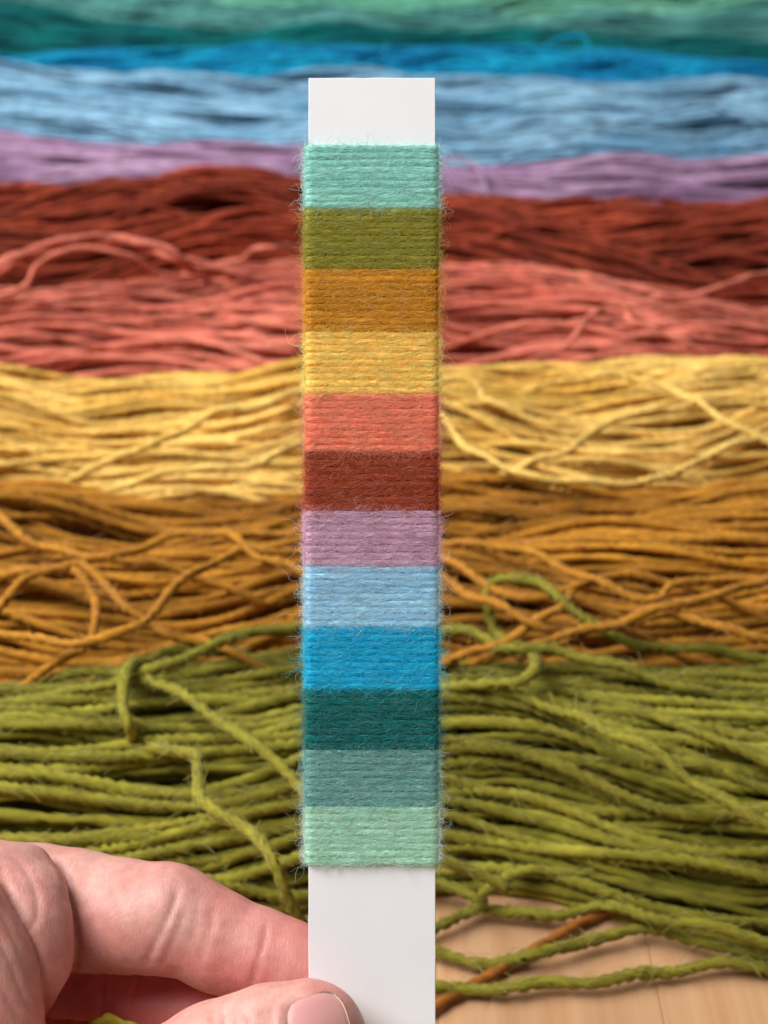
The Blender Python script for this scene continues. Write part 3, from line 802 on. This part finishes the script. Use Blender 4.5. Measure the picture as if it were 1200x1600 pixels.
def seg_dist(px, py, pts):
    P, _ = catmull(np.array([(a, b, 0) for a, b in pts], float), max(8, len(pts) * 8))
    d = np.full(len(px), 1e9); tt = np.zeros(len(px))
    for i in range(len(P) - 1):
        a, b = P[i, :2], P[i + 1, :2]; ab = b - a
        t = np.clip(((px - a[0]) * ab[0] + (py - a[1]) * ab[1]) / (ab @ ab + 1e-9), 0, 1)
        q = np.hypot(px - a[0] - t * ab[0], py - a[1] - t * ab[1])
        m = q < d; d[m] = q[m]; tt[m] = (i + t[m]) / (len(P) - 1)
    return d, tt

# skin creases: depth mm, half-width in px, range of depth they belong to, course over the finger
CREASES = [
 (.8, 7, 3, 14, [(92, 1345), (102, 1366), (110, 1400), (117, 1450), (118, 1500), (104, 1545), (66, 1580)]),
 (1.0, 8, -6, 8, [(-8, 1370), (16, 1405), (36, 1445), (56, 1498), (68, 1560), (74, 1610)]),
 (.55, 6, 0, 14, [(279, 1383), (272, 1412), (258, 1445), (240, 1480), (226, 1512)]),
 (.38, 7, 0, 14, [(288, 1415), (278, 1450), (262, 1488), (248, 1518)]),
 (.22, 6, 0, 14, [(334, 1405), (332, 1440), (320, 1478), (308, 1515)]),
 (.16, 5, 0, 14, [(312, 1400), (306, 1440), (296, 1478)]),
 (.50, 5, 0, 14, [(417, 1436), (414, 1462), (406, 1492), (396, 1524), (392, 1545)]),
 (.25, 5, 0, 14, [(411, 1500), (404, 1516), (398, 1536)]),
 (.13, 4, 0, 14, [(338, 1450), (370, 1445), (405, 1441)]),
 (.20, 8, 0, 14, [(180, 1360), (178, 1400), (186, 1450), (205, 1490)]),
 (-.35, 14, 0, 16, [(262, 1362), (285, 1376), (298, 1400)]),
 (.5, 6, -6, 9, [(8, 1330), (38, 1356), (56, 1395), (58, 1432), (42, 1462)]),
 (.15, 5, -6, 12, [(52, 1350), (66, 1378), (84, 1395)]),
 (.25, 5, -6, 12, [(0, 1350), (12, 1385), (20, 1410)]),
 (.22, 5, -6, 14, [(52, 1320), (70, 1345), (88, 1372)]),
 (.32, 5, -20, -3, [(-30, 1420), (5, 1480), (30, 1540), (52, 1590)]),
 (.28, 5, -20, -3, [(-20, 1395), (15, 1450), (38, 1510), (55, 1560)]),
 (.34, 6, -20, -3, [(-40, 1480), (-8, 1530), (18, 1570), (45, 1610)]),
 (.25, 5, -20, -3, [(-50, 1540), (-10, 1580), (30, 1625)]),
 (.6, 7, 8, 30, [(166, 1500), (160, 1540), (158, 1580), (150, 1620)]),
 (.6, 6, 8, 30, [(222, 1500), (210, 1550), (202, 1600)]),
 (.45, 5, 8, 30, [(180, 1500), (174, 1550), (170, 1600)]),
 (.30, 5, -30, -5, [(330, 1580), (334, 1600), (328, 1625)]),
 (.30, 5, -30, -5, [(346, 1575), (352, 1600), (348, 1630)]),
 (.28, 5, -30, -5, [(364, 1585), (372, 1605), (370, 1630)]),
 (.25, 5, -30, -5, [(384, 1580), (390, 1595), (392, 1620)]),
 (.20, 5, -30, -5, [(352, 1590), (375, 1584), (395, 1590)]),
 (.20, 5, -30, -5, [(405, 1590), (415, 1578), (432, 1582)]),
]
kpx = D0 * 1000 / (D0 * 1000 + HV[:, 1]) * 10
VPX = HV[:, 0] * kpx + 600; VPY = 800 - HV[:, 2] * kpx
frontf = np.clip(.55 - HN[:, 1], 0, 1)
disp = np.zeros(len(HV))
vis = (VPX > -80) & (VPY < 1660) & (HN[:, 1] < .55)
vi = np.nonzero(vis)[0]
for dep, w, ya, yb_, pts in CREASES:
    d, t = seg_dist(VPX[vi], VPY[vi], pts)
    m = (HV[vi, 1] > ya) & (HV[vi, 1] < yb_)
    env = np.clip(np.minimum(t, 1 - t) * 6 + .1, 0, 1)
    disp[vi] -= np.where(m, (.48 if dep < .8 else .75) * dep * env * (np.exp(-(d / (.85 * w)) ** 2) - .14 * np.exp(-((d - 2.2 * w) / (1.2 * w)) ** 2)), 0) * np.minimum(1, frontf[vi])

# thumbnail bed
NAX = np.array([112.0, -33.0]); NAX /= np.linalg.norm(NAX); NBX = np.array([-NAX[1], NAX[0]])
NC = np.array([498.0, 1606.0]); NU, NVV = 49.0, 54.0
def nail_uv(px, py):
    dx, dy = px - NC[0], py - NC[1]
    return (dx * NAX[0] + dy * NAX[1]) / NU, (dx * NBX[0] + dy * NBX[1]) / NVV
def nail_level(u, v):
    return (np.abs(u) ** 3.0 + np.abs(v) ** 3.0) ** (1 / 3.0)
u, v = nail_uv(VPX, VPY); lv = nail_level(u, v)
on_thumb = (HV[:, 1] < -2) & (HN[:, 1] < .3)
disp -= np.where(on_thumb, .40 * np.clip((.98 - lv) / .1, 0, 1), 0)
disp += np.where(on_thumb & (u < .75), .26 * np.exp(-((lv - 1.20) / .12) ** 2), 0) * np.clip(-HN[:, 1] * 2 - .5, 0, 1)
# fine unevenness of the flesh
def n3(P, seed, wl):
    r = np.random.default_rng(seed); v = np.zeros(len(P))
    for _ in range(7):
        k = r.normal(size=3); k /= np.linalg.norm(k)
        v += np.sin(P @ k * 2 * np.pi / (wl * r.uniform(.7, 1.4)) + r.uniform(0, 6.28))
    return v / 7
disp += .16 * n3(HV, 1, 8.0) + .05 * n3(HV, 2, 3.0)
HV2 = HV + HN * disp[:, None]

def skin_material(nail=False):
    m, nt, b = new_mat("thumbnail_skin" if nail else "skin"); L = nt.links.new
    mp = mapping(nt, (1, 1, 1))
    if nail:
        b.inputs['Base Color'].default_value = (*lin((226, 168, 156)), 1)
        b.inputs['Roughness'].default_value = .48
        b.inputs['Subsurface Weight'].default_value = .3; b.inputs['Subsurface Radius'].default_value = (.9, .35, .2); b.inputs['Subsurface Scale'].default_value = .0012
        b.inputs['Coat Weight'].default_value = .0; b.inputs['Coat Roughness'].default_value = .2
        at = nd(nt, 'ShaderNodeAttribute', attribute_name='tip')
        mix = nd(nt, 'ShaderNodeMix', data_type='RGBA'); L(at.outputs['Fac'], mix.inputs['Factor'])
        mix.inputs['A'].default_value = (*lin((206, 146, 140)), 1); mix.inputs['B'].default_value = (*lin((212, 164, 150)), 1)
        L(mix.outputs['Result'], b.inputs['Base Color'])
        return m
    n1 = noise(nt, mp.outputs[0], 130, 4, .6); n2 = noise(nt, mp.outputs[0], 520, 3, .6)
    cr = nd(nt, 'ShaderNodeValToRGB'); L(n1.outputs[0], cr.inputs[0])
    e = cr.color_ramp.elements
    e[0].position = .32; e[0].color = (*lin((204, 140, 126)), 1); e[1].position = .68; e[1].color = (*lin((212, 162, 150)), 1)
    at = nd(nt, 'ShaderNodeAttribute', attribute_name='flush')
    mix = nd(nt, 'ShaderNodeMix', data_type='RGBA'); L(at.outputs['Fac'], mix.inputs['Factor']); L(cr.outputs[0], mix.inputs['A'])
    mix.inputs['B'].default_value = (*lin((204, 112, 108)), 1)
    hsv = nd(nt, 'ShaderNodeHueSaturation'); L(mix.outputs['Result'], hsv.inputs['Color']); L(rng_map(nt, n2.outputs[0], .3, .7, .92, 1.08), hsv.inputs['Value'])
    L(hsv.outputs[0], b.inputs['Base Color'])
    b.inputs['Roughness'].default_value = .46; b.inputs['Specular IOR Level'].default_value = .4
    b.inputs['Subsurface Weight'].default_value = .5; b.inputs['Subsurface Radius'].default_value = (1.0, .32, .16); b.inputs['Subsurface Scale'].default_value = .0018
    vo = nd(nt, 'ShaderNodeTexVoronoi', feature='DISTANCE_TO_EDGE'); vo.inputs['Scale'].default_value = 1100
    mpv = mapping(nt, (1.6, 1, .7), (0, .3, 0)); nw = noise(nt, mp.outputs[0], 700, 2)
    wv = nd(nt, 'ShaderNodeMix', data_type='VECTOR'); wv.inputs['Factor'].default_value = .0006
    L(mpv.outputs[0], wv.inputs['A']); L(nw.outputs['Color'], wv.inputs['B']); L(wv.outputs['Result'], vo.inputs['Vector'])
    vr = rng_map(nt, vo.outputs[0], 0, .12, 0, 1)
    mps = mapping(nt, (2600, 900, 380), (0, -.25, 0)); ns = noise(nt, mps.outputs[0], 1.0, 3, .6)
    sm_ = nd(nt, 'ShaderNodeMath', operation='MULTIPLY_ADD'); L(ns.outputs[0], sm_.inputs[0]); sm_.inputs[1].default_value = 1.4; vr2 = nd(nt, 'ShaderNodeMath', operation='MULTIPLY'); L(vr, vr2.inputs[0]); vr2.inputs[1].default_value = .45; L(vr2.outputs[0], sm_.inputs[2])
    bp = nd(nt, 'ShaderNodeBump'); bp.inputs['Strength'].default_value = .24; bp.inputs['Distance'].default_value = .0002
    L(sm_.outputs[0], bp.inputs['Height']); L(bp.outputs[0], b.inputs['Normal'])
    return m
SKIN = skin_material(); NAIL = skin_material(True)
hand_me = mesh_from("hand", HV2 * 1e-3, HF, SKIN)
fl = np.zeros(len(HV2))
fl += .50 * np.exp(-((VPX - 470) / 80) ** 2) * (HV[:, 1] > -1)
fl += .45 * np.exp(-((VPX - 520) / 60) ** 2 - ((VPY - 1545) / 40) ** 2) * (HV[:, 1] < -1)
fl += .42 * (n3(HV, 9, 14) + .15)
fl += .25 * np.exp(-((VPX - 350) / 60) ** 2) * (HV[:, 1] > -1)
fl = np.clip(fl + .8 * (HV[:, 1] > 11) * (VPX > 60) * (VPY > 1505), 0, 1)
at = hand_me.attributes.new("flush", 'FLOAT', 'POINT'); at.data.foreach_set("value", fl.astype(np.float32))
hand = obj("hand", hand_me)
hand.matrix_world = RIG
hand["label"] = "left hand pinching the white card between thumb and straight index finger"; hand["category"] = "hand"

def build_nail():
    nu, nv = 34, 34
    uu = np.linspace(-1, 1, nu)[:, None] * np.ones((1, nv)); vv = np.linspace(-1, 1, nv)[None] * np.ones((nu, 1))
    # square grid -> superellipse
    m = np.maximum(np.abs(uu), np.abs(vv)); l = nail_level(uu, vv); sc = np.where(l > 0, m / np.maximum(l, 1e-6), 1)
    U, Vv = uu * sc, vv * sc
    px = NC[0] + U * NU * NAX[0] + Vv * NVV * NBX[0]; py = NC[1] + U * NU * NAX[1] + Vv * NVV * NBX[1]
    Y = np.zeros_like(px)
    for i in range(nu):
        for j in range(nv):
            y = -24.0
            k = .1 * (D0 * 1000 + y) / (D0 * 1000)
            for _ in range(40):
                k = .1 * (D0 * 1000 + y) / (D0 * 1000)
                ix = (px[i, j] - 600) * k; iz = (800 - py[i, j]) * k
                a = int(np.clip((ix - LO[0]) / VOX, 0, NX - 1)); b_ = int(np.clip((y - LO[1]) / VOX, 0, NY - 1)); c = int(np.clip((iz - LO[2]) / VOX, 0, NZ - 1))
                dv = float(FIELD[a, b_, c])
                if dv < .05: break
                y += max(dv * .6, .08)
                if y > -3: break
            Y[i, j] = y
    # smooth quadratic fit of the bed, so the plate is clean
    A = np.stack([np.ones(U.size), U.ravel(), Vv.ravel(), U.ravel() ** 2, Vv.ravel() ** 2, (U * Vv).ravel()], -1)
    ok = Y.ravel() < -6
    co, *_ = np.linalg.lstsq(A[ok], Y.ravel()[ok], rcond=None)
    Yf = (A @ co).reshape(U.shape) - .10 + .45 * np.clip((nail_level(U, Vv) - .80) / .2, 0, 1) ** 2 * (1 - .45 * (U > .8))
    k = .1 * (D0 * 1000 + Yf) / (D0 * 1000)
    top = np.stack([(px - 600) * k, Yf, (800 - py) * k], -1)
    bot = top + np.array([0, .55, 0])
    V = np.vstack([top.reshape(-1, 3), bot.reshape(-1, 3)]) * 1e-3
    n = nu * nv
    i = np.arange(nu - 1)[:, None] * nv; j = np.arange(nv - 1)[None]
    q = np.stack([i + j, i + nv + j, i + nv + j + 1, i + j + 1], -1).reshape(-1, 4)
    F = [q, q[:, ::-1] + n]
    bd = [a * nv for a in range(nu)] + [(nu - 1) * nv + b for b in range(1, nv)] + [a * nv + nv - 1 for a in range(nu - 2, -1, -1)] + [b for b in range(nv - 2, 0, -1)]
    bd = np.array(bd); bn = np.roll(bd, -1)
    F.append(np.stack([bd, bn, bn + n, bd + n], -1))
    me = mesh_from("thumbnail", V, np.vstack(F), NAIL)
    tip = np.clip((U - .58 - .12 * (1 - Vv ** 2)) / .30, 0, 1).ravel()
    at = me.attributes.new("tip", 'FLOAT', 'POINT'); at.data.foreach_set("value", np.r_[tip, tip].astype(np.float32))
    return me
nail = obj("thumbnail", build_nail(), hand)

# yarn scrap in the grip; the orange strand stands in for skin glow
def rig_strand(name, pts, r, mat, label, seed, sides=9):
    P = np.array([hp(*p) for p in pts]) * 1e-3
    Q, ln = catmull(P, 60)
    s = np.linspace(0, ln, 60)
    R = r * (1 + .12 * wob(s, seed, .006, 2)); R[0] *= .4; R[1] *= .7; R[-1] *= .4; R[-2] *= .7
    o = obj(name, tube_mesh(name, mat, Q, R, sides, .006, .15, 0, transport=True))
    o.matrix_world = RIG; o["label"] = label; o["category"] = "yarn"
    return o
SCRAP = yarn_material("wool_scrap_green", (190, 180, 60), (150, 140, 36), fine=1500)
SKIN_GLOW = yarn_material("wool_scrap_orange", (206, 92, 40), (190, 76, 30), fine=1500)  # orange imitates lit skin along the finger's lower edge
rig_strand("loose_yarn", [(128, 1616, 6.5), (145, 1604, 6.5), (160, 1596, 6.5), (169, 1592, 6.4), (180, 1596, 6.5), (196, 1602, 6.5), (214, 1610, 6.5), (240, 1630, 7)], .0009, SCRAP,
         "short bent end of yellow green yarn peeking out between thumb and fingers", 11)
rig_strand("loose_yarn", [(50, 1598, 4), (75, 1599, 6), (110, 1601, 7.4), (150, 1606, 7.6), (200, 1614, 7.6), (240, 1622, 7.6)], .0008, SKIN_GLOW,
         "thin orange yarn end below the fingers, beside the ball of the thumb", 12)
